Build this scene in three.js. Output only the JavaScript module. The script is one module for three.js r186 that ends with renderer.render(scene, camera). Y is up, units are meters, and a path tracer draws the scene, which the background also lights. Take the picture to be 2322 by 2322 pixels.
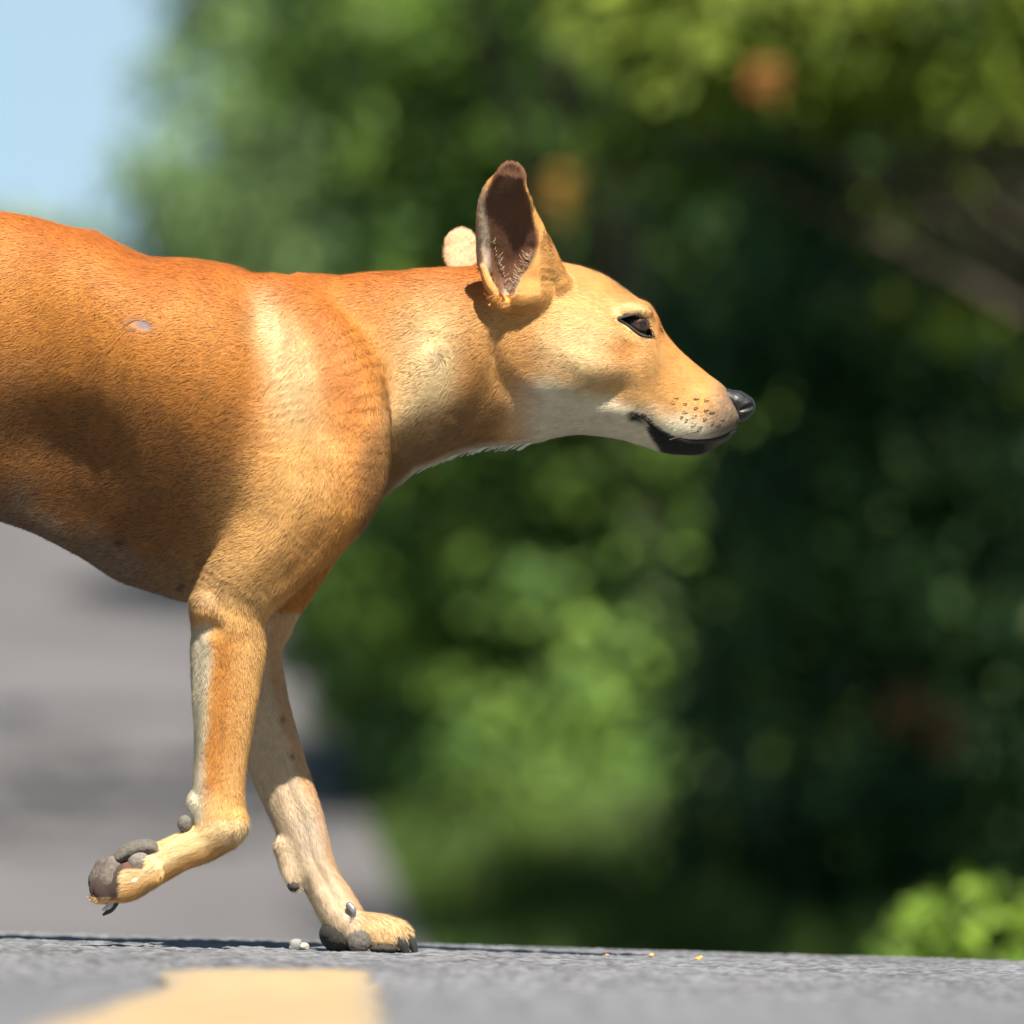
import * as THREE from 'three';
import { mergeGeometries } from 'three/addons/utils/BufferGeometryUtils.js';

// ---------------------------------------------------------------- camera, sky, sun, exposure
const S = 0.00034, DIST = 7, EYE_H = 0.12, HORIZON = 2160 - EYE_H / S;                    // metres per sculpting unit, camera distance to the dog
const scene = new THREE.Scene();
const camera = new THREE.PerspectiveCamera(2 * Math.atan(2322 * S / 2 / Math.hypot(DIST, 0.22)) * 180 / Math.PI, 1, 0.1, 1200);
camera.position.set(0, EYE_H, DIST);
camera.lookAt(0, (2160 - 1161) * S, 0);
camera.focus = DIST - 0.06;
camera.userData.fStop = 7.0;

const SUN = new THREE.Vector3(0.13, 0.835, 0.53).normalize();
{
  const W = 512, Hh = 256, px = new Float32Array(W * Hh * 4);
  for (let j = 0; j < Hh; j++) for (let i = 0; i < W; i++) {
    const el = ((j + 0.5) / Hh - 0.5) * Math.PI, az = (i + 0.5) / W * 2 * Math.PI - Math.PI;
    const d = new THREE.Vector3(Math.cos(el) * Math.cos(az), Math.sin(el), Math.cos(el) * Math.sin(az));
    const t = Math.pow(Math.max(0, Math.sin(el)), 0.58), g = Math.pow(Math.max(0, d.dot(SUN)), 18) * 0.08;
    const o = (j * W + i) * 4;
    px[o] = 0.265 * (1 - t) + 0.006 * t + g; px[o + 1] = 0.375 * (1 - t) + 0.02 * t + g; px[o + 2] = 0.445 * (1 - t) + 0.07 * t + g; px[o + 3] = 1;
    if (el < 0) { px[o] = 0.2; px[o + 1] = 0.27; px[o + 2] = 0.31; }
  }
  const t = new THREE.DataTexture(px, W, Hh, THREE.RGBAFormat, THREE.FloatType);
  t.mapping = THREE.EquirectangularReflectionMapping; t.magFilter = THREE.LinearFilter; t.needsUpdate = true;
  scene.background = t; scene.environment = t;
}
const sun = new THREE.DirectionalLight(new THREE.Color(1.0, 0.93, 0.80), 5.0);
sun.position.copy(SUN).multiplyScalar(60); sun.castShadow = true;
sun.shadow.camera.left = -40; sun.shadow.camera.right = 40; sun.shadow.camera.top = 40; sun.shadow.camera.bottom = -40; sun.shadow.camera.far = 200;
sun.shadow.mapSize.set(4096, 4096);
scene.add(sun, sun.target);
const renderer = new THREE.WebGLRenderer({ antialias: true });
renderer.shadowMap.enabled = true;
renderer.toneMapping = THREE.LinearToneMapping;
renderer.toneMappingExposure = 2.45;

// ---------------------------------------------------------------- helpers
function rng(seed) { let a = seed >>> 0; return () => { a = (a + 0x6D2B79F5) | 0; let t = Math.imul(a ^ (a >>> 15), 1 | a); t = (t + Math.imul(t ^ (t >>> 7), 61 | t)) ^ t; return ((t ^ (t >>> 14)) >>> 0) / 4294967296; }; }
const clamp = (x, a, b) => x < a ? a : x > b ? b : x;
const sst = (a, b, x) => { const t = clamp((x - a) / (b - a), 0, 1); return t * t * (3 - 2 * t); };
const lerp = (a, b, t) => a + (b - a) * t;
const mixc = (a, b, t) => [lerp(a[0], b[0], t), lerp(a[1], b[1], t), lerp(a[2], b[2], t)];
function hash3(x, y, z) { let h = Math.imul(x, 374761393) ^ Math.imul(y, 668265263) ^ Math.imul(z, 2147483647 ^ 0x5bd1e995); h = Math.imul(h ^ (h >>> 13), 1274126177); return ((h ^ (h >>> 16)) >>> 0) / 4294967296; }
function noise(x, y, z) {
  const X = Math.floor(x), Y = Math.floor(y), Z = Math.floor(z); let u = x - X, v = y - Y, w = z - Z;
  u = u * u * (3 - 2 * u); v = v * v * (3 - 2 * v); w = w * w * (3 - 2 * w);
  const L = (a, b, t) => a + (b - a) * t;
  return L(L(L(hash3(X, Y, Z), hash3(X + 1, Y, Z), u), L(hash3(X, Y + 1, Z), hash3(X + 1, Y + 1, Z), u), v),
    L(L(hash3(X, Y, Z + 1), hash3(X + 1, Y, Z + 1), u), L(hash3(X, Y + 1, Z + 1), hash3(X + 1, Y + 1, Z + 1), u), v), w) * 2 - 1;
}
const used = {};
function numbered(n) { const k = used[n] = (used[n] ?? -1) + 1; return k ? n + '_' + String(k).padStart(3, '0') : n; }
function shadows(o) { o.castShadow = o.receiveShadow = true; return o; }
function mesh(name, geo, mat, parent) { const m = shadows(new THREE.Mesh(geo, mat)); m.name = parent === scene ? numbered(name) : name; parent.add(m); return m; }
function thing(name, label, category, pos = [0, 0, 0], group) { const o = new THREE.Group(); o.name = numbered(name); o.position.set(...pos); o.userData = { label, category }; if (group) o.userData.group = group; scene.add(o); return o; }
const structure = (name, geo, mat, label) => { const m = mesh(name, geo, mat, scene); m.userData = { kind: 'structure', label }; return m; };
// where a sight line leaves the photograph's plane at distance d from the camera (metres)
const place = (x, y, d) => new THREE.Vector3((x - 1161) * S / DIST * d, EYE_H + (HORIZON - y) * S / DIST * d, DIST - d);

// ---------------------------------------------------------------- terrain: a crest under the dog, a dip, then a rising road
const PROFILE = [[-400, 0], [-8, 0], [0.3, 0], [0.6, -0.0022], [0.95, -0.013], [1.6, -0.06], [4, -0.30], [8, -0.70], [13, -1.0], [18, -1.12], [24, -1.02], [30, -0.72], [40, -0.1], [50, 0.5], [62, 1.25], [75, 2.0], [90, 2.6], [130, 3.2], [700, 6]].map(([s, y]) => [s, s > 1.2 ? y + 0.0114 * s : y]);
function pchip(tab) {
  const n = tab.length, X = tab.map(t => t[0]), m = tab[0].length - 1, out = [];
  for (let c = 1; c <= m; c++) {
    const Y = tab.map(t => t[c]), d = [], s = [];
    for (let i = 0; i < n - 1; i++) s.push((Y[i + 1] - Y[i]) / (X[i + 1] - X[i]));
    d.push(s[0]); for (let i = 1; i < n - 1; i++) { const h0 = X[i] - X[i - 1], h1 = X[i + 1] - X[i]; d.push(s[i - 1] * s[i] <= 0 ? 0 : (3 * (h0 + h1)) / ((2 * h1 + h0) / s[i - 1] + (h1 + 2 * h0) / s[i])); } d.push(s[n - 2]);
    out.push({ Y, d });
  }
  return (x, c = 0) => {
    if (x <= X[0]) return out[c].Y[0]; if (x >= X[n - 1]) return out[c].Y[n - 1];
    let lo = 0, hi = n - 1; while (hi - lo > 1) { const k = (lo + hi) >> 1; if (X[k] <= x) lo = k; else hi = k; }
    const h = X[hi] - X[lo], t = (x - X[lo]) / h, { Y, d } = out[c];
    return Y[lo] * (1 + 2 * t) * (1 - t) * (1 - t) + h * d[lo] * t * (1 - t) * (1 - t) + Y[hi] * t * t * (3 - 2 * t) + h * d[hi] * t * t * (t - 1);
  };
}
const profile = pchip(PROFILE);
const roadRight = z => 1.3 - 0.0465 * (DIST - z);                // right edge of the tarmac
const ROADW = 6.5;
function roadH(x, z) { const camber = -0.0285 * (clamp(x, -6, 3) + 0.12) * sst(-14, -2, z) * sst(40, 10, z); return profile(-z) + camber; }
function groundH(x, z) {
  const e = x - roadRight(z), l = roadRight(z) - ROADW - x, o = Math.max(e, l, 0);
  const bank = o > 0 ? -0.05 * sst(0, 0.4, o) + 0.05 * Math.max(0, o - 0.6) * sst(0, 4, -z - 6) + 0.03 * noise(x * 1.3, 0, z * 1.3) * sst(0.1, 1, o) : 0;
  return roadH(clamp(x, roadRight(z) - ROADW - 0.5, roadRight(z) + 0.5), z) - 0.03 + Math.min(bank, 2);
}
function sheet(xs, zs, H, C, X = (x) => x) {
  const P = [], Cc = [], I = [], U = [];
  zs.forEach((z, j) => xs.forEach((u, i) => { const x = X(u, z); P.push(x, H(x, z), z); U.push(x, z); if (C) Cc.push(...C(x, z)); if (i && j) { const a = (j - 1) * xs.length + i - 1, b = a + 1, c = a + xs.length, d = c + 1; I.push(a, c, b, b, c, d); } }));
  const g = new THREE.BufferGeometry(); g.setAttribute('position', new THREE.Float32BufferAttribute(P, 3)); g.setAttribute('uv', new THREE.Float32BufferAttribute(U, 2));
  if (C) g.setAttribute('color', new THREE.Float32BufferAttribute(Cc, 3)); g.setIndex(I); g.computeVertexNormals(); return g;
}
function steps(list) { const r = []; for (let k = 0; k < list.length - 1; k++) { const [a, st] = list[k], b = list[k + 1][0], n = Math.max(1, Math.round(Math.abs(b - a) / st)); for (let i = 0; i < n; i++) r.push(a + (b - a) * i / n); } r.push(list[list.length - 1][0]); return r; }
{
  const C = (x, z) => { const n = 0.5 + 0.5 * noise(x * 0.12, 1, z * 0.06), m = 0.5 + 0.5 * noise(x * 0.03, 5, z * 0.03); return [lerp(0.07, 0.16, n * m), lerp(0.10, 0.15, n), lerp(0.03, 0.06, m)]; };
  const zs = steps([[120, 20], [12, 2], [0, 0.4], [-8, 0.5], [-90, 3], [-200, 25], [-900]]);
  const xs = steps([[-700, 60], [-60, 4], [-10, 0.4], [6, 0.4], [14, 4], [60, 60], [700]]);
  structure('ground', sheet(xs, zs, groundH, C), new THREE.MeshStandardMaterial({ vertexColors: true, roughness: 1 }), 'earth and rough grass verges beside the road');
}
// tarmac: real grain where it is in focus
function grain(x, z) {
  const f = sst(0.62, 0.46, Math.abs(x)) * sst(1.6, 1.0, z) * sst(-1.3, -0.9, z); if (f <= 0) return 0;
  const a = noise(x * 190, 3, z * 125), b = noise(x * 210, 7, z * 210), c = noise(x * 9, 11, z * 6), e = noise(x * 34, 13, z * 30);
  return f * (0.0012 * Math.max(-0.4, a) + 0.0004 * b + 0.0008 * c + 0.0006 * e);
}
{
  const C = (x, z) => {
    const a = noise(x * 190, 3, z * 125), p = noise(x * 150, 17, z * 150), q = noise(x * 1.7, 2, z * 0.5), w = noise(x * 7, 9, z * 3), lane = 0.03 * noise(x * 0.9, 4, z * 0.05);
    const fine = sst(0.75, 0.5, Math.abs(x)) * sst(1.7, 1.2, z) * sst(-1.3, -0.9, z);
    let k = 0.092 + (0.05 * a + 0.075 * p) * fine * 1 + 0.02 * q + 0.015 * w * sst(4, 2, Math.abs(z)) + lane * 0.5; k = Math.max(0.04, k);
    const t = 0.02 * noise(x * 60, 21, z * 60);
    const far = sst(-15, -35, z); k *= 1 - 0.16 * far; return [k * (0.96 + t + 0.08 * far), k * 0.985, k * (1.10 - t - 0.05 * far)];
  };
  const zs = steps([[80, 10], [8, 0.5], [1.5, 0.006], [0.7, 0.0035], [-0.95, 0.006], [-1.2, 0.12], [-10, 0.5], [-90, 2], [-130, 20], [-400]]);
  const us = steps([[-ROADW, 0.4], [-1.7, 0.1], [-1.43, 0.0035], [-0.52, 0.05], [-0.0]]);
  structure('road', sheet(us, zs, (x, z) => roadH(x, z) + grain(x, z), C, (u, z) => z > -1 ? roadRight(0) + u + (roadRight(z) - roadRight(0)) * sst(1.6, 8, z) + (z < 0 ? roadRight(z) - roadRight(0) : 0) : roadRight(z) + u),
    new THREE.MeshStandardMaterial({ vertexColors: true, roughness: 0.92 }), 'worn grey tarmac road with a crest under the dog');
}
// painted mark close to the camera
{
  const onRoad = (px, py) => { const a = place(px, py, 1), o = camera.position; let t = EYE_H / (EYE_H - a.y); for (let k = 0; k < 6; k++) { const x = a.x * t, z = DIST - t; t = (EYE_H - roadH(x, z) - 0.004) / (EYE_H - a.y); } return [a.x * t, DIST - t]; };
  const out = [[300, 2262], [352, 2250], [372, 2204], [520, 2199], [700, 2199], [862, 2203], [872, 2322], [900, 2600], [-100, 2600], [60, 2345], [180, 2298]].map(p => onRoad(...p));
  const edge = (x, z) => { let d = 1e9, inside = false; for (let i = 0, j = out.length - 1; i < out.length; j = i++) { const [ax, az] = out[i], [bx, bz] = out[j]; if ((az > z) !== (bz > z) && x < (bx - ax) * (z - az) / (bz - az) + ax) inside = !inside; const ex = bx - ax, ez = bz - az, t = clamp(((x - ax) * ex + (z - az) * ez) / (ex * ex + ez * ez), 0, 1); d = Math.min(d, Math.hypot(x - ax - ex * t, z - az - ez * t)); } return inside ? d : -d; };
  const P = [], Cc = [], I = [], xs = steps([[-0.5, 0.004], [0.0]]), zs = steps([[4.6, 0.03], [1.5, 0.008], [0.3]]), ids = new Map();
  const cover = (x, z) => edge(x, z) + 0.006 * noise(x * 26, 1, z * 5) + 0.003 * noise(x * 90, 2, z * 20) - 0.002;
  const vid = (i, j) => { const k = j * xs.length + i; if (!ids.has(k)) { const x = xs[i], z = zs[j], w = 0.86 + 0.10 * noise(x * 40, 5, z * 30) + 0.08 * noise(x * 7, 6, z * 4), dirt = 0.35 * sst(0.2, 0.7, noise(x * 60, 8, z * 50)) + 0.5 * sst(0.02, 0.0, cover(x, z)); ids.set(k, P.length / 3); P.push(x, roadH(x, z) + grain(x, z) * 0.8 + 0.0045, z); Cc.push(...mixc([0.375 * w, 0.265 * w, 0.135 * w], [0.17, 0.16, 0.15], dirt)); } return ids.get(k); };
  for (let j = 0; j < zs.length - 1; j++) for (let i = 0; i < xs.length - 1; i++) if (cover((xs[i] + xs[i + 1]) / 2, (zs[j] + zs[j + 1]) / 2) > 0) I.push(vid(i, j), vid(i, j + 1), vid(i + 1, j), vid(i + 1, j), vid(i, j + 1), vid(i + 1, j + 1));
  const g = new THREE.BufferGeometry(); g.setAttribute('position', new THREE.Float32BufferAttribute(P, 3)); g.setAttribute('color', new THREE.Float32BufferAttribute(Cc, 3)); 
  for (let i = 0; i < I.length; i += 3) { const t = I[i + 1]; I[i + 1] = I[i + 2]; I[i + 2] = t; }
  g.setIndex(I); g.computeVertexNormals();
  const m = mesh('road_marking', g, new THREE.MeshStandardMaterial({ vertexColors: true, roughness: 0.85 }), scene);
  m.userData = { label: 'pale yellow painted stripe on the grey tarmac in front of the dog', category: 'road marking' };
}

// ---------------------------------------------------------------- the dog: one field, meshed once (units: photograph pixels, y down, z to the camera)
const smin = (a, b, k) => { const h = Math.max(k - Math.abs(a - b), 0) / k; return Math.min(a, b) - h * h * k * 0.25; };
const smax = (a, b, k) => -smin(-a, -b, k);
const PR = []; PR.hair = true;
function ell(dy, dz, a, b) { const u = dy / a, w = dz / b, r = Math.hypot(u, w), g = Math.hypot(u / a, w / b) / (r || 1e-6); return (r - 1) / Math.max(g, 0.6 / Math.max(a, b)); }
const off = (x, y, z) => { const t = 1 - z * S / DIST; return [1161 + (x - 1161) * t, HORIZON + (y - HORIZON) * t]; };   // a point seen at (x, y) that stands z in front of the middle plane
function loft(nodes, k, op = 1, list = PR) {
  nodes = nodes.map(([x, y, a, b, z]) => [...off(x, y, z), a, b, z]);
  const N = [];
  for (let i = 0; i < nodes.length - 1; i++) { const p0 = nodes[Math.max(0, i - 1)], p1 = nodes[i], p2 = nodes[i + 1], p3 = nodes[Math.min(nodes.length - 1, i + 2)]; for (let s = 0; s < 5; s++) { const t = s / 5; N.push(p1.map((_, c) => 0.5 * (2 * p1[c] + (p2[c] - p0[c]) * t + (2 * p0[c] - 5 * p1[c] + 4 * p2[c] - p3[c]) * t * t + (3 * p1[c] - p0[c] - 3 * p2[c] + p3[c]) * t * t * t))); } }
  N.push(nodes[nodes.length - 1]);
  const box = [1e9, 1e9, 1e9, -1e9, -1e9, -1e9];
  for (const [x, y, a, b, z] of N) { const r = a + 4; box[0] = Math.min(box[0], x - r); box[1] = Math.min(box[1], y - r); box[2] = Math.min(box[2], z - b - 4); box[3] = Math.max(box[3], x + r); box[4] = Math.max(box[4], y + r); box[5] = Math.max(box[5], z + b + 4); }
  const f = (x, y, z) => {
    let best = 1e18, bi = 0, bt = 0;
    for (let i = 0; i < N.length - 1; i++) { const A = N[i], B = N[i + 1], ex = B[0] - A[0], ey = B[1] - A[1], t = clamp(((x - A[0]) * ex + (y - A[1]) * ey) / (ex * ex + ey * ey + 1e-9), 0, 1), qx = x - A[0] - ex * t, qy = y - A[1] - ey * t, d = qx * qx + qy * qy; if (d < best) { best = d; bi = i; bt = t; } }
    const A = N[bi], B = N[bi + 1]; return ell(Math.sqrt(best), z - lerp(A[4], B[4], bt), lerp(A[2], B[2], bt), lerp(A[3], B[3], bt));
  };
  const p = { f, k, op, box }; list.push(p); return p;
}
function ball(x, y, z, rx, ry, rz, k, op = 1, list = PR) {
  [x, y] = off(x, y, z);
  const f = (X, Y, Z) => { const u = (X - x) / rx, v = (Y - y) / ry, w = (Z - z) / rz, r = Math.hypot(u, v, w), g = Math.hypot(u / rx, v / ry, w / rz) / (r || 1e-6); return (r - 1) / Math.max(g, 0.5 / Math.max(rx, ry, rz)); };
  list.push({ f, k, op, box: [x - rx, y - ry, z - rz, x + rx, y + ry, z + rz] });
}
const TRLT = pchip([[1376, 575], [1480, 562], [1652, 600], [1846, 672], [1950, 706], [2035, 752], [2110, 795]]);      // middle of the standing foreleg
// rump to nose: upper line, lower line, half width, how much it narrows downward
const TRUNK = pchip([
  [-700, 690, 930, 60, 0], [-640, 600, 1020, 150, 0], [-500, 535, 1100, 190, 0], [-300, 488, 1130, 190, 0.1], [-100, 468, 1160, 182, 0.2], [50, 484, 1200, 182, 0.3], [177, 515, 1262, 202, 0.52], [211, 520, 1283, 212, 0.52], [253, 541, 1310, 228, 0.52],
  [294, 561, 1329, 240, 0.52], [327, 575, 1339, 250, 0.52], [356, 581, 1348, 256, 0.52], [418, 583, 1364, 262, 0.52], [480, 590, 1372, 262, 0.40], [543, 604, 1370, 252, 0.3], [584, 620, 1358, 240, 0.15], [621, 629, 1342, 225, 0.05], [646, 629, 1325, 214, -0.1],
  [688, 617, 1296, 196, -0.12], [721, 618, 1276, 182, -0.12], [770, 621, 1238, 164, -0.1], [816, 616, 1184, 150, -0.06], [849, 613, 1150, 142, 0], [874, 612, 1126, 137, 0.02], [915, 610, 1095, 130, 0.15], [950, 606, 1069, 127, 0.22], [991, 604, 1053, 126, 0.25], [1033, 602, 1036, 127, 0.27], [1095, 600, 1018, 132, 0.27],
  [1157, 598, 1011, 142, 0.27], [1219, 596, 1005, 154, 0.2], [1265, 593, 993, 160, 0.12], [1314, 601, 987, 160, 0.06], [1364, 618, 991, 155, 0.04], [1405, 642, 998, 146, 0.04], [1447, 673, 1010, 134, 0.04], [1472, 687, 1018, 124, 0.1], [1488, 709, 1024, 114, 0.05], [1501, 738, 1028, 104, 0],
  [1530, 778, 1033, 91, -0.05], [1571, 816, 1035, 79, -0.08], [1588, 830, 1033, 75, -0.08], [1612, 849, 1024, 70, -0.05], [1635, 866, 1010, 65, 0], [1652, 884, 1001, 57, 0], [1664, 904, 982, 47, 0], [1673, 924, 967, 36, 0], [1678, 936, 955, 26, 0]]);
const MOUTH = pchip([[1425, 938], [1440, 938], [1458, 941], [1482, 960], [1507, 979], [1536, 993], [1567, 1000], [1600, 999], [1630, 992], [1655, 980], [1680, 962]]);
PR.push({
  k: 1, op: 1, box: [-700, 460, -330, 1690, 1380, 330], f: (x, y, z) => {
    const X = clamp(x, -700, 1678), t = TRUNK(X, 0), b = TRUNK(X, 1), c = (t + b) / 2, h = (b - t) / 2, v = clamp((y - c) / h, -1.3, 1.3);
    let w = TRUNK(X, 2) * (1 - TRUNK(X, 3) * v);
    if (X > 1420) { const m = MOUTH(X); w *= 1 - 0.17 * sst(-3, 10, y - m) * sst(1425, 1470, X) + 0.05 * sst(-60, -10, y - m) * sst(8, -2, y - m) * sst(1440, 1500, X); }
    const d = ell(y - c, z, h, w), dx = Math.abs(x - X); return dx > 0 ? (d > 0 ? Math.hypot(d, dx) : Math.max(d, dx)) : d;
  }
});
for (const s of [1, -1]) {                        // shoulder blades and upper arms
  loft([[628, 690, 58, 44, 84 * s], [700, 796, 102, 64, 142 * s], [738, 910, 136, 74, 170 * s], [745, 1040, 142, 78, 186 * s], [720, 1110, 138, 78, 190 * s]], 80);
}
loft([[722, 1090, 138, 78, 190], [668, 1180, 128, 76, 186], [604, 1262, 108, 70, 176], [548, 1330, 96, 62, 164], [520, 1380, 86, 56, 152]], 28);
loft([[516, 1380, 84, 56, 152], [519, 1424, 86, 56, 150], [517, 1482, 87, 55, 148], [512, 1565, 79, 52, 146], [507, 1643, 70, 47, 145], [501, 1718, 63, 42, 144], [496, 1788, 62, 42, 143], [497, 1838, 63, 44, 142], [503, 1872, 57, 44, 142]], 22);
loft([[508, 1868, 52, 44, 142], [470, 1906, 48, 40, 142], [410, 1932, 44, 40, 142], [350, 1962, 47, 46, 144], [300, 1986, 46, 50, 146]], 18);
ball(466, 1374, 184, 34, 36, 36, 18); ball(472, 1420, 214, 26, 14, 14, 22, -1); ball(540, 1866, 150, 22, 30, 30, 18); ball(446, 1815, 142, 20, 26, 26, 16);
loft([[740, 1080, 128, 74, -180], [660, 1250, 102, 64, -165], [590, 1380, 86, 54, -146]], 28);
loft([[580, 1390, 84, 54, -142], [562, 1480, 81, 52, -138], [577, 1570, 76, 48, -135], [600, 1652, 72, 45, -132], [638, 1759, 66, 42, -130], [672, 1846, 61, 41, -130], [690, 1900, 57, 41, -130], [706, 1950, 53, 40, -130], [730, 1998, 47, 38, -130], [752, 2035, 49, 42, -130], [776, 2076, 50, 50, -130], [795, 2106, 44, 52, -130]], 22);
loft([[640, 1920, 22, 22, -118], [656, 1970, 22, 22, -112], [666, 2004, 14, 15, -108]], 26); loft([[832, 2086, 6, 10, -62], [846, 2112, 8, 12, -60], [850, 2156, 8, 12, -60]], 8, -1);
// soft ridges (+) and furrows (-) along a line, on the side where z has the sign s
function relief(pts, width, amp, s, zmin = 60) {
  const xs = pts.map(p => p[0]), ys = pts.map(p => p[1]), m = width * 2.2;
  PR.push({ op: 2, k: 0, box: [Math.min(...xs) - m, Math.min(...ys) - m, s > 0 ? zmin - 30 : -400, Math.max(...xs) + m, Math.max(...ys) + m, s > 0 ? 400 : 30 - zmin], f: (x, y, z) => {
    const g = sst(zmin - 30, zmin, z * s); if (g <= 0) return 0; let best = 1e18, bt = 0;
    for (let i = 0; i < pts.length - 1; i++) { const [ax, ay] = pts[i], ex = pts[i + 1][0] - ax, ey = pts[i + 1][1] - ay, t = clamp(((x - ax) * ex + (y - ay) * ey) / (ex * ex + ey * ey), 0, 1), d = (x - ax - ex * t) ** 2 + (y - ay - ey * t) ** 2; if (d < best) { best = d; bt = (i + t) / (pts.length - 1); } }
    return amp * g * Math.exp(-best / (width * width)) * (0.35 + 0.65 * Math.sin(Math.PI * clamp(bt, 0.02, 0.98)));
  } });
}
for (const s of [1, -1]) {
  relief([[1100, 700], [1082, 830], [1035, 950]], 30, 11, s); relief([[1138, 740], [1122, 860], [1085, 960]], 22, -8, s); relief([[985, 760], [960, 900], [905, 1010]], 34, 7, s); relief([[930, 700], [905, 840], [860, 980]], 26, -6, s);
  relief([[1500, 806], [1430, 842], [1330, 838], [1230, 780]], 26, 6, s); relief([[1470, 880], [1400, 890], [1300, 905]], 20, -4, s); relief([[1425, 930], [1380, 940]], 14, 3, s); relief([[1310, 925], [1380, 938], [1450, 962]], 24, 7, s);
  relief([[1130, 740], [1175, 850], [1260, 930], [1360, 950]], 22, 5, s); relief([[1105, 780], [1150, 880], [1240, 960]], 18, -4, s); relief([[1395, 690], [1440, 695], [1480, 720]], 14, 4, s); relief([[1400, 760], [1440, 780], [1480, 785]], 10, 2.5, s);
  relief([[650, 700], [700, 860], [735, 1040]], 30, 8, s, 100); relief([[590, 720], [610, 880], [640, 1020]], 36, -6, s, 100); relief([[800, 800], [850, 940], [850, 1060]], 24, 5, s, 90);
  relief([[700, 1120], [640, 1230], [560, 1330]], 26, 7, s, 120); relief([[760, 1190], [690, 1280], [620, 1340]], 20, -5, s, 120);
  for (let i = 0; i < 6; i++) { const x = 470 - i * 46; relief([[x, 760], [x - 34, 960], [x - 50, 1160]], 15, 2.2, s, 110); }
}
relief([[548, 1430], [532, 1600], [516, 1790]], 10, 2.6, 1, 150); relief([[524, 1440], [510, 1600], [498, 1790]], 9, -2.2, 1, 150); relief([[486, 1450], [472, 1620], [462, 1780]], 10, 2.4, 1, 150); relief([[462, 1450], [452, 1620], [446, 1780]], 8, -2, 1, 150);
for (const u of [0, 26, -24]) relief([[490 + u * 0.2, 1905 + u], [400 + u * 0.2, 1945 + u], [330 + u * 0.2, 1978 + u]], 8, 1.8, 1, 150);
PR.push({ op: 2, k: 0, box: [540, 1440, -140, 860, 2090, -40], f: (x, y, z) => { const u = x - TRLT(y), g = sst(-140, -110, z) * sst(1440, 1520, y) * sst(2090, 2000, y); return g * (2.4 * Math.exp(-(((u - 24) / 11) ** 2)) - 2.2 * Math.exp(-(((u - 4) / 9) ** 2)) + 2.0 * Math.exp(-(((u + 22) / 11) ** 2))); } });
// toes of the standing paw
[[-88, 0], [-116, 16], [-146, 17], [-172, 4]].forEach(([z, f]) => loft([[800, 2090, 30, 22, z * 0.9 - 13], [852 + f, 2106, 36, 19, z], [888 + f, 2119, 36, 18, z], [904 + f, 2136, 22, 15, z]], 9));
ball(806, 2110, -84, 24, 26, 16, 10);
// toes of the lifted paw
[[182, 0], [158, -8], [132, -6], [108, 8]].forEach(([z, f]) => loft([[334, 1978, 40, 22, z], [292 + f, 1996, 45, 22, z], [262 + f, 2005, 43, 20, z], [242 + f, 2014, 34, 16, z]], 9));
// hindquarters, outside the frame
for (const [s, kx] of [[1, -90], [-1, 120]]) {
  loft([[-520, 700, 130, 80, 105 * s], [-470, 900, 170, 80, 125 * s], [-400 + kx * 0.3, 1130, 150, 66, 130 * s], [-330 + kx * 0.5, 1290, 84, 52, 125 * s]], 50);
  loft([[-330 + kx * 0.5, 1290, 80, 52, 125 * s], [-430 + kx * 0.8, 1480, 58, 42, 125 * s], [-520 + kx, 1660, 40, 32, 125 * s], [-520 + kx, 1720, 36, 30, 125 * s]], 30);
  loft([[-520 + kx, 1690, 36, 30, 125 * s], [-490 + kx, 1880, 34, 30, 125 * s], [-455 + kx, 2060, 36, 36, 125 * s], [-400 + kx, 2118, 38, 46, 125 * s], [-350 + kx, 2130, 28, 44, 125 * s]], 18);
}
loft([[-660, 700, 45, 45, 0], [-800, 800, 38, 38, 0], [-900, 960, 34, 34, 0], [-930, 1120, 24, 24, 0], [-920, 1200, 10, 10, 0]], 30);
// flank hollow behind the last rib, hollow before the shoulder blade, skull shaping
for (const s of [1, -1]) { ball(90, 1075, 262 * s, 178, 165, 156, 80, -1); ball(50, 1190, 236 * s, 210, 120, 176, 60, -1); }
for (const s of [1, -1]) {
  ball(1436, 706, 78 * s, 40, 20, 40, 28); ball(1300, 800, 128 * s, 110, 100, 44, 40); ball(1475, 820, 92 * s, 60, 60, 40, 40, -1 * 0 + 1 * 0);
  ball(1600, 935, 52 * s, 62, 52, 26, 24); ball(1180, 668, 138 * s, 62, 44, 52, 18);
}
PR.splice(0, PR.length, ...PR.filter(p => p.op));
// near ear: a cupped leaf leaning out towards the camera, opening to the side and down
loft([[1158, 676, 24, 40, 132], [1163, 650, 52, 44, 138], [1169, 605, 86, 44, 152], [1159, 545, 84, 36, 176], [1147, 485, 70, 28, 208], [1149, 438, 57, 24, 236], [1158, 403, 38, 22, 254]], 16);
const CAVITY = loft([[1152, 672, 8, 26, 178], [1148, 628, 32, 38, 186], [1155, 560, 65, 38, 210], [1151, 488, 58, 28, 233], [1151, 440, 46, 19, 257], [1157, 401, 30, 15, 274]], 6, -1);
loft([[1096, 610, 12, 16, 176], [1112, 650, 15, 18, 176], [1150, 690, 15, 18, 168]], 14); ball(1204, 656, 150, 50, 46, 30, 34); loft([[1220, 545, 16, 24, 158], [1246, 590, 24, 30, 138], [1272, 640, 26, 30, 120]], 30); ball(1214, 600, 160, 28, 42, 30, 16);
loft([[1144, 596, 32, 30, 202], [1147, 632, 24, 30, 192], [1152, 672, 8, 26, 184]], 7, -1);
// far ear, seen from behind
loft([[1125, 650, 64, 40, -130], [1080, 608, 60, 32, -170], [1050, 570, 53, 22, -230], [1044, 556, 42, 14, -265]], 14);
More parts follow.
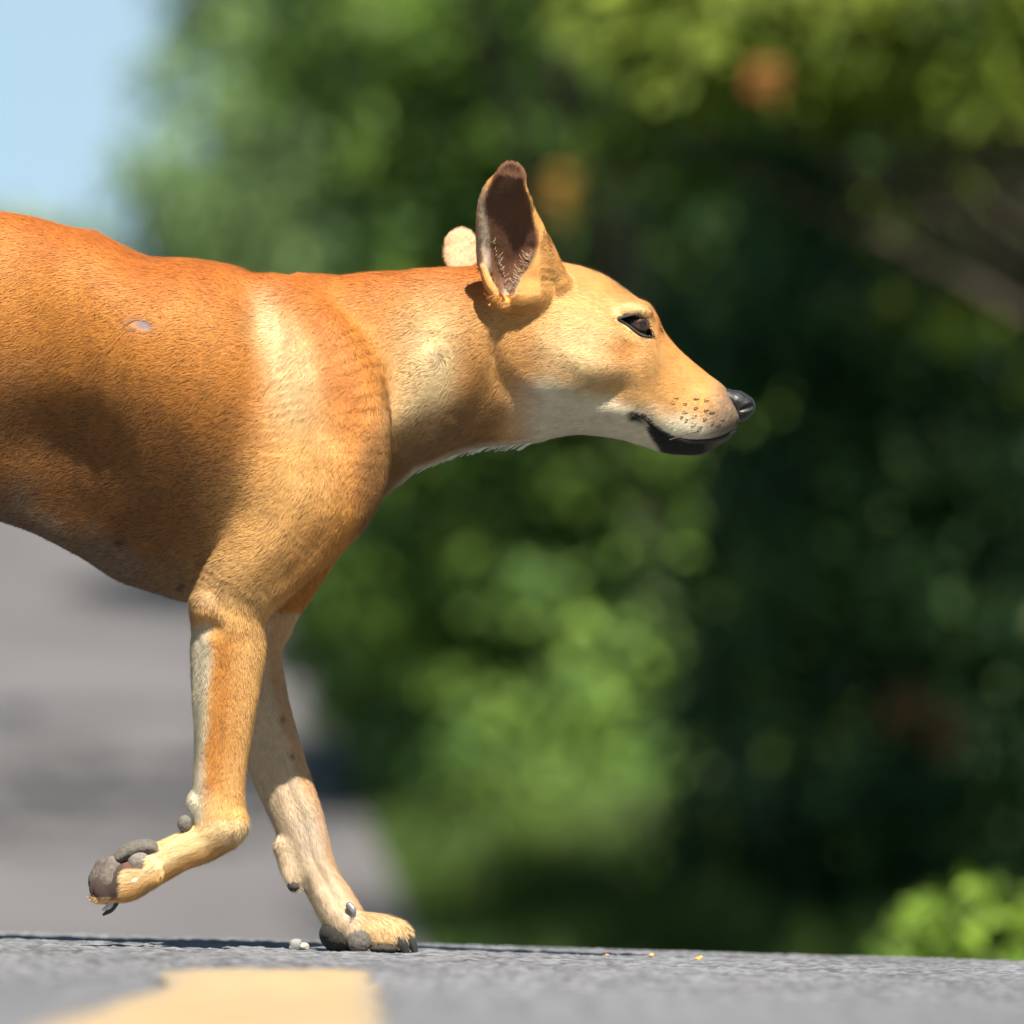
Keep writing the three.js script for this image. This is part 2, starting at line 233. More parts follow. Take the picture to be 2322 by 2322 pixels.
// eye opening
const EYE = [[1401, 730], [1424, 722], [1446, 718], [1460, 724], [1471, 744], [1481, 769], [1466, 769], [1449, 763], [1432, 751], [1417, 740]];
function eyeDist(x, y) { let d = 1e9, inside = false; for (let i = 0, j = EYE.length - 1; i < EYE.length; j = i++) { const [ax, ay] = EYE[i], [bx, by] = EYE[j]; if ((ay > y) !== (by > y) && x < (bx - ax) * (y - ay) / (by - ay) + ax) inside = !inside; const ex = bx - ax, ey = by - ay, t = clamp(((x - ax) * ex + (y - ay) * ey) / (ex * ex + ey * ey), 0, 1); d = Math.min(d, Math.hypot(x - ax - ex * t, y - ay - ey * t)); } return inside ? -d : d; }

const HAIR = 3.5;
function field(list, x, y, z) { let d = 1e5; let h = 0; for (const p of list) { const q = p.f(x, y, z); if (p.op === 2) { h += q; continue; } d = p.op > 0 ? (d > 9e4 ? q : smin(d, q, p.k)) : smax(d, -q, p.k); } return list.hair ? d + HAIR - h : d; }
function nearby(list, x0, y0, z0, x1, y1, z1, m) { const r = list.filter(({ box: b, k }) => b[0] - k - m < x1 && b[3] + k + m > x0 && b[1] - k - m < y1 && b[4] + k + m > y0 && b[2] - k - m < z1 && b[5] + k + m > z0); r.hair = list.hair; return r; }
// surface nets over sparse blocks
function polygonise(list, cell, extra) {
  const bb = [1e9, 1e9, 1e9, -1e9, -1e9, -1e9]; for (const p of list) if (p.op === 1) for (let c = 0; c < 3; c++) { bb[c] = Math.min(bb[c], p.box[c]); bb[c + 3] = Math.max(bb[c + 3], p.box[c + 3]); }
  for (let c = 0; c < 3; c++) { bb[c] -= 3 * cell + 0.123; bb[c + 3] += 3 * cell; }
  const B = 8, n = [0, 1, 2].map(c => Math.ceil((bb[c + 3] - bb[c]) / cell / B)), NX = n[0] * B + 2, NY = n[1] * B + 2;
  const vert = new Map(), P = [], N = [], quads = [], W = B + 2, val = new Float64Array(W * W * W), rad = B * cell * 0.5 * 1.75 + cell * 2;
  const key = (i, j, k) => (k * NY + j) * NX + i;
  for (let bk = 0; bk < n[2]; bk++) for (let bj = 0; bj < n[1]; bj++) for (let bi = 0; bi < n[0]; bi++) {
    const x0 = bb[0] + bi * B * cell, y0 = bb[1] + bj * B * cell, z0 = bb[2] + bk * B * cell, L = B * cell;
    const near = nearby(list, x0, y0, z0, x0 + L, y0 + L, z0 + L, 2 * cell); if (!near.some(p => p.op === 1)) continue;
    const dc = field(near, x0 + L / 2, y0 + L / 2, z0 + L / 2); if (Math.abs(dc) > rad * 1.6) continue;
    for (let k = 0; k < W - 1; k++) for (let j = 0; j < W - 1; j++) for (let i = 0; i < W - 1; i++) val[(k * W + j) * W + i] = field(near, x0 + i * cell, y0 + j * cell, z0 + k * cell);
    for (let k = 0; k < B; k++) for (let j = 0; j < B; j++) for (let i = 0; i < B; i++) {
      let m = 0, c = 0, sx = 0, sy = 0, sz = 0; const o = (k * W + j) * W + i;
      for (let q = 0; q < 8; q++) if (val[o + (q & 1) + ((q >> 1) & 1) * W + (q >> 2) * W * W] < 0) m |= 1 << q;
      if (m === 0 || m === 255) continue;
      for (let q = 0; q < 8; q++) for (let ax = 0; ax < 3; ax++) { if (q & (1 << ax)) continue; const r = q | (1 << ax); if (((m >> q) & 1) === ((m >> r) & 1)) continue; const va = val[o + (q & 1) + ((q >> 1) & 1) * W + (q >> 2) * W * W], vb = val[o + (r & 1) + ((r >> 1) & 1) * W + (r >> 2) * W * W], t = va / (va - vb); sx += (q & 1) + (ax === 0 ? t : 0); sy += ((q >> 1) & 1) + (ax === 1 ? t : 0); sz += (q >> 2) + (ax === 2 ? t : 0); c++; }
      let x = x0 + (i + sx / c) * cell, y = y0 + (j + sy / c) * cell, z = z0 + (k + sz / c) * cell, gx, gy, gz, gl;
      for (let it = 0; it < 2; it++) {
        const e = cell * 0.35, f0 = field(near, x, y, z); gx = field(near, x + e, y, z) - field(near, x - e, y, z); gy = field(near, x, y + e, z) - field(near, x, y - e, z); gz = field(near, x, y, z + e) - field(near, x, y, z - e); gl = Math.hypot(gx, gy, gz) / (2 * e);
        if (it === 0 && gl > 0.05) { const s = clamp(f0 / gl, -cell * 0.6, cell * 0.6) / (gl * 2 * e); x -= gx * s; y -= gy * s; z -= gz * s; }
      }
      const l = Math.hypot(gx, gy, gz) || 1; vert.set(key(bi * B + i, bj * B + j, bk * B + k), P.length / 3); P.push(x, y, z); N.push(gx / l, gy / l, gz / l);
      const s0 = m & 1;
      if (s0 !== ((m >> 1) & 1)) quads.push(0, bi * B + i, bj * B + j, bk * B + k, s0);
      if (s0 !== ((m >> 2) & 1)) quads.push(1, bi * B + i, bj * B + j, bk * B + k, s0);
      if (s0 !== ((m >> 4) & 1)) quads.push(2, bi * B + i, bj * B + j, bk * B + k, s0);
    }
  }
  const I = [];
  for (let q = 0; q < quads.length; q += 5) {
    const [a, i, j, k, s] = [quads[q], quads[q + 1], quads[q + 2], quads[q + 3], quads[q + 4]];
    const o = a === 0 ? [[0, 0, 0], [0, -1, 0], [0, -1, -1], [0, 0, -1]] : a === 1 ? [[0, 0, 0], [0, 0, -1], [-1, 0, -1], [-1, 0, 0]] : [[0, 0, 0], [-1, 0, 0], [-1, -1, 0], [0, -1, 0]];
    const v = o.map(d => vert.get(key(i + d[0], j + d[1], k + d[2]))); if (v.some(t => t === undefined)) continue;
    if (s) I.push(v[0], v[2], v[1], v[0], v[3], v[2]); else I.push(v[0], v[1], v[2], v[0], v[2], v[3]);     // y is turned over on the way out
  }
  return { P, N, I };
}
const toX = x => (x - 1161) * S, toY = y => (2160 - y) * S;
function toGeometry({ P, N, I }, color) {
  const n = P.length / 3, p = new Float32Array(n * 3), m = new Float32Array(n * 3), c = color ? new Float32Array(n * 3) : null;
  for (let i = 0; i < n; i++) { p[3 * i] = toX(P[3 * i]); p[3 * i + 1] = toY(P[3 * i + 1]); p[3 * i + 2] = P[3 * i + 2] * S; m[3 * i] = N[3 * i]; m[3 * i + 1] = -N[3 * i + 1]; m[3 * i + 2] = N[3 * i + 2]; if (c) { const q = color(P[3 * i], P[3 * i + 1], P[3 * i + 2], N[3 * i], N[3 * i + 1], N[3 * i + 2]); c[3 * i] = q[0]; c[3 * i + 1] = q[1]; c[3 * i + 2] = q[2]; } }
  const g = new THREE.BufferGeometry(); g.setAttribute('position', new THREE.BufferAttribute(p, 3)); g.setAttribute('normal', new THREE.BufferAttribute(m, 3)); if (c) g.setAttribute('color', new THREE.BufferAttribute(c, 3)); g.setIndex(I); return g;
}
const surfaceZ = (x, y, z0 = 340) => { const near = nearby(PR, x, y, -300, x, y, 340, 20); let z = z0; for (let k = 0; k < 90; k++) { const d = field(near, x, y, z); if (d < 0.3) break; z -= Math.max(0.4, d * 0.6); } return z; };
// carve the eyes
const eyeZ = surfaceZ(1446, 740);
for (const s of [1, -1]) PR.push({ k: 5, op: -1, box: [1395, 705, s > 0 ? eyeZ - 30 : -eyeZ - 60, 1488, 770, s > 0 ? eyeZ + 60 : 30 - eyeZ], f: (x, y, z) => Math.max(eyeDist(x, y) + 2, (eyeZ - 26) - z * s) });

// coat colours (some sunlit and shaded tones are put into them)
const OR = [0.52, 0.198, 0.030], DEEP = [0.46, 0.125, 0.013], TAN = [0.70, 0.39, 0.135], CREAM = [0.82, 0.62, 0.34], WHITE = [0.80, 0.71, 0.54], SAND = [0.74, 0.43, 0.15], GREY = [0.20, 0.155, 0.11], BLACK = [0.012, 0.011, 0.012], SKIN = [0.20, 0.16, 0.15];
const bump2 = (x, y, cx, cy, rx, ry) => Math.exp(-(((x - cx) / rx) ** 2) - (((y - cy) / ry) ** 2));
const isEar = (x, y, z) => z > 140 && y < 676 && x > 1060 && x < 1235;
const isFarEar = (x, y, z) => z < -150 && y < 612 && x > 985 && x < 1110;
const inLeg = (x, y) => y > 1376;
function coat(x, y, z, nx, ny, nz) {
  const n1 = noise(x / 60, y / 60, z / 60), n2 = noise(x / 18, y / 18, z / 18);
  let c = OR;
  const top = TRUNK(clamp(x, -690, 1680), 0), bot = TRUNK(clamp(x, -690, 1680), 1), v = clamp((y - top) / (bot - top), 0, 1);
  if (!inLeg(x, y)) {
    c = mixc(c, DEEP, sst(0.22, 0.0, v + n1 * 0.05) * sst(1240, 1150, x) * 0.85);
    c = mixc(c, [0.20, 0.083, 0.020], sst(0.30, 0.66, v + n1 * 0.09 + n2 * 0.05) * sst(650, 500, x) * sst(-260, -60, x) * 0.85);  // sable flank, darkened further to paint in the shade low on the body
    c = mixc(c, GREY, sst(0.82, 1.0, v + n1 * 0.06) * sst(640, 520, x) * sst(-330, -150, x) * 0.75);  // greyish belly, with the underside shade painted into the grey
    // pale sash along shoulder blade and upper arm, brightened to hold its sunlit highlight
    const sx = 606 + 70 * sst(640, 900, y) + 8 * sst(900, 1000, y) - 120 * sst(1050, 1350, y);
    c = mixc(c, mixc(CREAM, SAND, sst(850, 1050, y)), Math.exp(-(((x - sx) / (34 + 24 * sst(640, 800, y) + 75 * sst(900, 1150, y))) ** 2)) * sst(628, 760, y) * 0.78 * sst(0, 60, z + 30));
    c = mixc(c, mixc(OR, DEEP, 0.6), Math.exp(-(((x - sx - 118) / 46) ** 2)) * sst(650, 720, y) * sst(1040, 900, y) * 0.75 * sst(0, 60, z + 30));  // painted shade: deeper orange where the shoulder front turns from the sun
    // neck side and throat
    c = mixc(c, TAN, sst(840, 960, x) * sst(0.1, 0.4, v) * sst(1240, 1150, x) * 0.7);
    c = mixc(c, CREAM, Math.min(1, bump2(x, y, 990, 840, 80, 130) * 0.95 + bump2(x, y, 940, 960, 65, 60) * 0.6));
    c = mixc(c, OR, bump2(x, y, 1080, 850, 40, 110) * 0.5);
    c = mixc(c, [0.20, 0.095, 0.03], sst(0.62, 0.80, v + n1 * 0.04) * sst(790, 850, x) * sst(1190, 1090, x) * 0.85); c = mixc(c, WHITE, sst(0.95, 1.0, v) * sst(860, 960, x) * 0.8);  // the brown band paints in the shade under the neck
    // head
    const hd = sst(1130, 1260, x);
    if (hd > 0) {
      let h = mixc(OR, TAN, 0.8);
      h = mixc(h, CREAM, bump2(x, y, 1330, 810, 110, 80) * 0.75);
      h = mixc(h, OR, bump2(x, y, 1425, 800, 42, 38) * 0.75 + bump2(x, y, 1400, 660, 40, 22) * 0.35);
      h = mixc(h, WHITE, sst(866, 930, y - (x - 1350) * 0.25 + n1 * 14) * 0.95);
      h = mixc(h, OR, sst(1480, 1530, x) * sst(925, 880, y - (x - 1560) * 0.3) * 0.35);
      h = mixc(h, GREY, bump2(x, y, 1345, 862, 26, 20) * 0.35 + sst(1560, 1640, x) * sst(900, 960, y) * 0.45);
      h = mixc(h, [0.12, 0.07, 0.04], bump2(x, y, 1425, 655, 26, 14) * 0.6 + sst(12, 0, y - top) * sst(1310, 1360, x) * sst(1460, 1420, x) * 0.75);
      c = mixc(c, h, hd);
    }
    if (x > 1395 && x < 1500 && y > 690 && y < 790) { const d = eyeDist(x, y); c = mixc(c, CREAM, sst(34, 16, d) * 0.5 * sst(735, 700, y)); c = mixc(c, BLACK, sst(9, 1, d + 3 * n2)); }
    if (x > 1425) { const m = y - MOUTH(x), low = 14 + 50 * sst(1452, 1545, x); c = mixc(c, BLACK, sst(-5, 0, m) * (x > 1560 ? 1 : sst(low + 8, low - 4, m)) * sst(1428, 1440, x)); c = mixc(c, [0.05, 0.042, 0.04], sst(1658, 1678, x) * sst(938, 955, y) * 0.85); }
    if (x > 1600) { c = mixc(c, [0.20, 0.15, 0.12], sst(1590, 1660, x + (y - 900) * 0.1) * 0.8); c = mixc(c, [0.06, 0.05, 0.05], sst(1650, 1670, x - (y - 900) * 0.28) * 0.9); }
    // bald scar, warts
    c = mixc(c, [0.17, 0.13, 0.14], Math.min(1, 1.3 * bump2(x + (y - 750) * -0.7, y, 338, 750, 24, 13)) * (z > 0 ? 1 : 0));
    c = mixc(c, [0.14, 0.09, 0.06], bump2(x, y, 993, 817, 8, 11) * 0.8 * (z > 0 ? 1 : 0));
    c = mixc(c, BLACK, (bump2(x, y, 284, 1234, 11, 8) + bump2(x, y, 420, 1330, 9, 9)) * 0.8 * (z > 0 ? 1 : 0));
  } else if (x < 150) {
    c = mixc(OR, TAN, sst(1376, 1600, y)); c = mixc(c, CREAM, sst(1900, 2060, y) * 0.6);
  } else if (z > 0) {
    // near leg: pale behind, orange down the middle, tan in front
    const ax = y < 1840 ? 516 - 18 * sst(1480, 1780, y) : 500, u = x - ax;
    if (y < 1850) { c = mixc(TAN, OR, 0.85 * Math.exp(-(((u + 4 - n1 * 10) / 33) ** 2)) * sst(1400, 1460, y) * sst(1810, 1760, y)); c = mixc(c, [0.60, 0.52, 0.37], sst(-18, -42, u + n2 * 6) * sst(1395, 1440, y)); c = mixc(c, WHITE, bump2(x, y, 440, 1812, 30, 40)); }
    else { c = mixc(TAN, CREAM, sst(-20, 20, (1905 + (x < 508 ? (508 - x) * 0.5 : 0)) - y) * 0.7); c = mixc(c, [0.42, 0.25, 0.10], sst(20, 45, y - (1905 + (508 - x) * 0.5))); }
    if (x < 345) { c = mixc(c, [0.10, 0.042, 0.028], sst(1976, 1966, y) * sst(345, 330, x)); c = mixc(c, [0.045, 0.026, 0.02], sst(294, 284, x) * sst(2038, 2030, y)); }
  } else {
    c = mixc(TAN, [0.66, 0.55, 0.41], 0.75);
    c = mixc(c, OR, sst(0, 30, x - (TRL(y) + 22)) * 0.5);
    c = mixc(c, [0.5, 0.42, 0.36], bump2(x, y, 700, 1880, 40, 60) * 0.5);
    if (y > 2030) c = mixc(c, [0.70, 0.47, 0.23], sst(2050, 2090, y) * sst(800, 830, x));
    c = mixc(c, BLACK, (bump2(x, y, 638, 1620, 6, 6) + bump2(x, y, 657, 1706, 5, 5)) * 0.8);
  }
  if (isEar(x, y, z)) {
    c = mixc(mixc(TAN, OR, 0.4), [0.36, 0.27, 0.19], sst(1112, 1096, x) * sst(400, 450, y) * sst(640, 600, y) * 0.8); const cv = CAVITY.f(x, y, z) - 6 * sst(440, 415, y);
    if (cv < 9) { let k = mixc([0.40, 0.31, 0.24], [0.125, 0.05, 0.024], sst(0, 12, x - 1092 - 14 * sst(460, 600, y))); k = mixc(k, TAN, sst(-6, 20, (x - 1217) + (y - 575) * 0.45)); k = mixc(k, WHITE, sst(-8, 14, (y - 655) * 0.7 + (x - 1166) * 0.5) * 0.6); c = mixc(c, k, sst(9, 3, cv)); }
  }
  if (isFarEar(x, y, z)) c = [0.58, 0.35, 0.20];
  const q = 1 + 0.07 * n1 + 0.05 * n2; return [c[0] * q, c[1] * q, c[2] * q];
}
 function TRL(y) { return TRLT(y); }

const dog = thing('dog', 'slim tan dog with pricked ears striding across the grey road, one forepaw raised', 'dog');
const bodyRaw = polygonise(PR, 5);
const coatMat = new THREE.MeshStandardMaterial({ vertexColors: true, roughness: 0.85 });
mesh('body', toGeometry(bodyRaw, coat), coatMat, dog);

// short coat: single hairs as slim slivers lying along the growth
function growth(x, y, z) {
  let d = [-0.95, 0.30];
  const w = (t, v) => { d = [lerp(d[0], v[0], t), lerp(d[1], v[1], t)]; };
  w(sst(560, 680, x) * sst(640, 760, y), [-0.45, 0.9]);
  w(sst(830, 930, x), [-0.88, 0.42]);
  w(sst(1150, 1260, x), [-1, 0.16]);
  if (y > 1300) w(sst(1300, 1400, y), z > 0 ? [-0.12, 1] : [0.25, 1]);
  if (y > 1850 && z > 0 && x < 540) w(sst(1860, 1900, y), [-0.9, 0.45]);
  if (isEar(x, y, z) || isFarEar(x, y, z)) d = [0.1, -1];
  return d;
}
{
  const rand = rng(77), { P, N, I } = bodyRaw, T = I.length / 3, cum = new Float64Array(T); let tot = 0;
  for (let t = 0; t < T; t++) {
    const a = I[3 * t] * 3, b = I[3 * t + 1] * 3, c = I[3 * t + 2] * 3, ux = P[b] - P[a], uy = P[b + 1] - P[a + 1], uz = P[b + 2] - P[a + 2], vx = P[c] - P[a], vy = P[c + 1] - P[a + 1], vz = P[c + 2] - P[a + 2];
    let w = Math.hypot(uy * vz - uz * vy, uz * vx - ux * vz, ux * vy - uy * vx); const x = P[a], y = P[a + 1], nz = N[a + 2];
    if (x < -60) w *= 0.3; else if (nz < -0.2) w *= 0.3; if (x > 1240) w *= 1.9; else if (y > 1400 || x > 1060) w *= 1.35; tot += w; cum[t] = tot;
  }
  const NH = 1100000, pos = new Float32Array(NH * 9), nor = new Float32Array(NH * 9), col = new Float32Array(NH * 9); let h = 0;
  for (let s = 0; s < NH; s++) {
    const r = rand() * tot; let lo = 0, hi = T - 1; while (lo < hi) { const m = (lo + hi) >> 1; if (cum[m] < r) lo = m + 1; else hi = m; }
    let u = rand(), v = rand(); if (u + v > 1) { u = 1 - u; v = 1 - v; } const w = 1 - u - v, a = I[3 * lo] * 3, b = I[3 * lo + 1] * 3, c = I[3 * lo + 2] * 3;
    const x = P[a] * w + P[b] * u + P[c] * v, y = P[a + 1] * w + P[b + 1] * u + P[c + 1] * v, z = P[a + 2] * w + P[b + 2] * u + P[c + 2] * v;
    let nx = N[a] * w + N[b] * u + N[c] * v, ny = N[a + 1] * w + N[b + 1] * u + N[c + 1] * v, nz = N[a + 2] * w + N[b + 2] * u + N[c + 2] * v; const nl = Math.hypot(nx, ny, nz) || 1; nx /= nl; ny /= nl; nz /= nl;
    // bare places
    if (x > 1676 && y > 880) continue; if (x > 1390 && x < 1500 && y > 700 && y < 780 && eyeDist(x, y) < 5) continue;
    if (y > 2128 || (y > 1890 && z > 0 && ((x < 290 && y < 2032) || (x < 345 && y < 1970)))) continue;
    if (bump2(x + (y - 750) * -0.7, y, 338, 750, 24, 13) > 0.35 && z > 0) continue;
    if (x > 1440) { const m = y - MOUTH(x); if (m > -4 && m < 8) continue; }
    const ear = isEar(x, y, z), head = x > 1180, leg = y > 1390;
    let L = head ? lerp(17, 9, sst(1350, 1640, x)) : leg ? 17 : x > 900 ? 17 : 17; if (ear || isFarEar(x, y, z)) L = 10; L *= 0.65 + 0.7 * rand();
    let [gx, gy] = growth(x, y, z), gz = (rand() - 0.5) * 0.3; const sw = noise(x / 34, y / 34, z / 34 + 9) * 0.45 + (rand() - 0.5) * 0.45, ca = Math.cos(sw), sa = Math.sin(sw);
    if (z > 0) { const cx = x - 993, cy = y - 817, cr = Math.hypot(cx, cy); if (cr < 60) { const t = sst(60, 12, cr); gx = lerp(gx, -cy / cr + cx / cr * 0.6, t); gy = lerp(gy, cx / cr + cy / cr * 0.6, t); } }
    let fx = gx * ca - gy * sa, fy = gx * sa + gy * ca, fz = gz; const dn = fx * nx + fy * ny + fz * nz; fx -= dn * nx; fy -= dn * ny; fz -= dn * nz; const fl = Math.hypot(fx, fy, fz) || 1; fx /= fl; fy /= fl; fz /= fl;
    const lift = (head ? 0.13 : 0.16) + 0.14 * rand() + (rand() < 0.03 ? 0.25 : 0), cl = Math.cos(lift), sl = Math.sin(lift);
    const dx = fx * cl + nx * sl, dy = fy * cl + ny * sl, dz = fz * cl + nz * sl;
    const wx = fy * nz - fz * ny, wy = fz * nx - fx * nz, wz = fx * ny - fy * nx, hw = (head ? 0.7 : 0.85) * (0.7 + 0.6 * rand());
    const bx = x - nx * 0.8, by = y - ny * 0.8, bz = z - nz * 0.8;
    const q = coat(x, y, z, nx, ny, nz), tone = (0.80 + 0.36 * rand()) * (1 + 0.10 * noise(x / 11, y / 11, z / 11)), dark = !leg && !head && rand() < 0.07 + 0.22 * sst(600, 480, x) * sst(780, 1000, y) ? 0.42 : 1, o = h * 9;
    const V = [bx + wx * hw, by + wy * hw, bz + wz * hw, bx - wx * hw, by - wy * hw, bz - wz * hw, bx + dx * L, by + dy * L, bz + dz * L];
    // wind so that the sliver faces outwards like the skin
    const ord = [0, 1, 2];
    const e1 = [V[3] - V[0], V[4] - V[1], V[5] - V[2]], e2 = [V[6] - V[0], V[7] - V[1], V[8] - V[2]];
    const cxn = (e1[1] * e2[2] - e1[2] * e2[1]) * nx + (e1[2] * e2[0] - e1[0] * e2[2]) * ny + (e1[0] * e2[1] - e1[1] * e2[0]) * nz;
    if (cxn > 0) { ord[0] = 1; ord[1] = 0; }              // y is turned over on the way out
    for (let k = 0; k < 3; k++) {
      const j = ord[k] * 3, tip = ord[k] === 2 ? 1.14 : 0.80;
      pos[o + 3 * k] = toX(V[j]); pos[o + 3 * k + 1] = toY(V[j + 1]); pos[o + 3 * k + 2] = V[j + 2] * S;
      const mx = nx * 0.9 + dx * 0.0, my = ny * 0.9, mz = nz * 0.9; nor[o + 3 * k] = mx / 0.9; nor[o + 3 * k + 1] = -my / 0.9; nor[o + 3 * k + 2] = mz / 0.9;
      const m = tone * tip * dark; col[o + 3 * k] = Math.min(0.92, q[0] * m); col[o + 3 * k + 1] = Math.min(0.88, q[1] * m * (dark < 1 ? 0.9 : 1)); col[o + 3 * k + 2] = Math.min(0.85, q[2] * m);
    }
    h++;
  }
  const g = new THREE.BufferGeometry(); g.setAttribute('position', new THREE.BufferAttribute(pos.slice(0, h * 9), 3)); g.setAttribute('normal', new THREE.BufferAttribute(nor.slice(0, h * 9), 3)); g.setAttribute('color', new THREE.BufferAttribute(col.slice(0, h * 9), 3));
  const idx = new Uint32Array(h * 3); for (let i = 0; i < idx.length; i++) idx[i] = i; g.setIndex(new THREE.BufferAttribute(idx, 1));
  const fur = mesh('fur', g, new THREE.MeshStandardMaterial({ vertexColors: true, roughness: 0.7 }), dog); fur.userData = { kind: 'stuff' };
}
// eyes, eyelids, nose, lips, pads, claws, whiskers
function sculpt(name, build, cell, mat, color, label) { const L = []; build(L); if (name === 'nose') for (const p of L) { const f = p.f; p.f = (x, y, z) => f(x, y, z) + 0.5 * noise(x / 2.6, y / 2.6, z / 2.6); } if (name === 'paw_pad') for (const p of L) { const f = p.f; p.f = (x, y, z) => f(x, y, z) + 0.7 * noise(x / 7, y / 7, z / 7) + 0.5 * noise(x / 2, y / 6, z / 2.4); } const m = mesh(name, toGeometry(polygonise(L, cell), color), mat, dog); if (label) m.userData.label = label; return m; }
const wet = new THREE.MeshPhysicalMaterial({ vertexColors: true, roughness: 0.25, clearcoat: 1, clearcoatRoughness: 0.03 });
const lipMat = new THREE.MeshStandardMaterial({ color: new THREE.Color().setRGB(0.010, 0.009, 0.010), roughness: 0.6 });
for (const s of [1, -1]) {
  const r = 34, cz = s * (eyeZ - 32), gaze = new THREE.Vector3(0.34, 0.02, 0.93 * s).normalize();
  const e = new THREE.SphereGeometry(r, 48, 32), p = e.attributes.position, c = new Float32Array(p.count * 3);
  for (let i = 0; i < p.count; i++) { const d = new THREE.Vector3().fromBufferAttribute(p, i).normalize(), a = Math.acos(clamp(d.dot(gaze), -1, 1)); const q = a < 0.24 ? [0.004, 0.003, 0.003] : a < 0.62 ? mixc([0.05, 0.015, 0.006], [0.012, 0.005, 0.004], sst(0.4, 0.62, a)) : [0.022, 0.019, 0.022]; c.set(q, 3 * i); if (a < 0.7) { const b = 1 + 0.05 * (1 - (a / 0.7) ** 2); p.setXYZ(i, p.getX(i) * b, p.getY(i) * b, p.getZ(i) * b); } }
  e.setAttribute('color', new THREE.BufferAttribute(c, 3)); e.scale(S, S, S); e.translate(toX(1444), toY(741), cz * S); e.computeVertexNormals();
  mesh('eye', e, wet, dog);
  const pts = EYE.map(([x, y]) => new THREE.Vector3(toX(x), toY(y), s * (surfaceZ(x + (x - 1443) * 0.10, y + (y - 740) * 0.16) + 0.5) * S));
  mesh('eyelid', new THREE.TubeGeometry(new THREE.CatmullRomCurve3(pts, true, 'catmullrom', 0.35), 90, 3.2 * S, 8, true), lipMat, dog);
}
sculpt('nose', L => {
  loft([[1650, 901, 20, 34, 0], [1667, 911, 28, 40, 0], [1687, 921, 26, 36, 0]], 8, 1, L); ball(1676, 936, 0, 22, 20, 34, 12, 1, L);
  for (const s of [1, -1]) loft([[1706, 922, 9, 12, 30 * s], [1692, 926, 7, 12, 40 * s], [1680, 930, 4, 10, 43 * s]], 4, -1, L);
}, 2, new THREE.MeshPhysicalMaterial({ vertexColors: true, roughness: 0.55, clearcoat: 0.12, clearcoatRoughness: 0.3 }), (x, y, z) => { const n = 0.007 + 0.005 * noise(x / 4, y / 4, z / 4); return [n, n, n * 1.1]; }, 'black moist nose');
for (const s of [1, -1]) {
  const pts = []; for (let x = 1436; x <= 1668; x += 12) { const y = MOUTH(x) + 3; pts.push(new THREE.Vector3(toX(x), toY(y), s * (surfaceZ(x, y - 4) - 5) * S)); }
  mesh('lip', new THREE.TubeGeometry(new THREE.CatmullRomCurve3(pts), 80, 5 * S, 8), lipMat, dog);
}
const padMat = new THREE.MeshStandardMaterial({ vertexColors: true, roughness: 0.9 }), hornMat = new THREE.MeshStandardMaterial({ vertexColors: true, roughness: 0.35 });
const padCol = (k, w = 1) => (x, y, z) => { const n = k * (1 + 0.25 * noise(x / 5, y / 5, z / 5) + 0.2 * noise(x / 2.2, y / 9, z / 3)); return [n * w, n * 0.89, n * 0.76]; };
const pad = (b, k, w) => sculpt('paw_pad', b, 2.5, padMat, padCol(k, w));
pad(L => { loft([[272, 1946, 17, 44, 148], [298, 1930, 22, 48, 148], [338, 1922, 20, 44, 148], [360, 1932, 12, 34, 148]], 8, 1, L); }, 0.095);
pad(L => ball(316, 1955, 176, 27, 30, 24, 6, 1, L), 0.16); pad(L => { loft([[258, 1962, 22, 20, 172], [252, 1995, 30, 24, 174], [254, 2026, 16, 18, 172]], 6, 1, L); }, 0.115, 1.1); pad(L => { loft([[236, 1964, 20, 22, 134], [228, 1998, 27, 28, 134], [232, 2030, 18, 22, 136]], 6, 1, L); }, 0.08, 1.1); pad(L => ball(290, 1950, 112, 28, 26, 24, 6, 1, L), 0.12);
pad(L => ball(420, 1868, 152, 17, 20, 19, 6, 1, L), 0.12);
pad(L => { loft([[756, 2118, 32, 46, -126], [768, 2128, 34, 48, -126], [790, 2136, 26, 44, -126]], 8, 1, L); }, 0.016, 0.95);
pad(L => ball(815, 2132, -78, 28, 30, 20, 6, 1, L), 0.10); pad(L => ball(872, 2150, -90, 34, 12, 22, 6, 1, L), 0.03); pad(L => ball(890, 2150, -140, 28, 12, 36, 6, 1, L), 0.03);
pad(L => ball(667, 2008, -106, 15, 14, 16, 6, 1, L), 0.04);
const claw = (nodes, k, tint = [1, 1, 1]) => sculpt('claw', L => loft(nodes, 4, 1, L), 1.8, hornMat, (x, y, z) => { const n = k * (1 + 0.2 * noise(x / 6, y / 3, z / 4)); return tint.map(t => t * n); });
claw([[902, 2128, 14, 10, -82], [915, 2143, 12, 9, -80], [921, 2162, 5, 4, -80]], 0.025); claw([[922, 2122, 13, 10, -112], [936, 2141, 11, 9, -112], [944, 2164, 5, 4, -112]], 0.03); claw([[922, 2132, 10, 8, -146], [935, 2147, 8, 6, -146], [941, 2161, 4, 3, -146]], 0.03); claw([[908, 2134, 10, 8, -172], [920, 2148, 8, 6, -172], [926, 2160, 4, 3, -172]], 0.03);
claw([[252, 2040, 10, 8, 172], [248, 2054, 7, 6, 172], [235, 2062, 3, 3, 172]], 0.5, [1, 0.92, 0.8]); claw([[262, 2046, 9, 8, 150], [252, 2062, 7, 6, 150], [236, 2073, 3, 3, 150]], 0.03); claw([[316, 1990, 7, 6, 196], [304, 1997, 6, 5, 199], [294, 2002, 3, 3, 198]], 0.62, [1, 0.97, 0.88]);
claw([[792, 2052, 8, 7, -76], [801, 2064, 8, 6, -70], [800, 2080, 5, 4, -72], [794, 2092, 3, 3, -74]], 0.14, [1, 0.95, 1]);
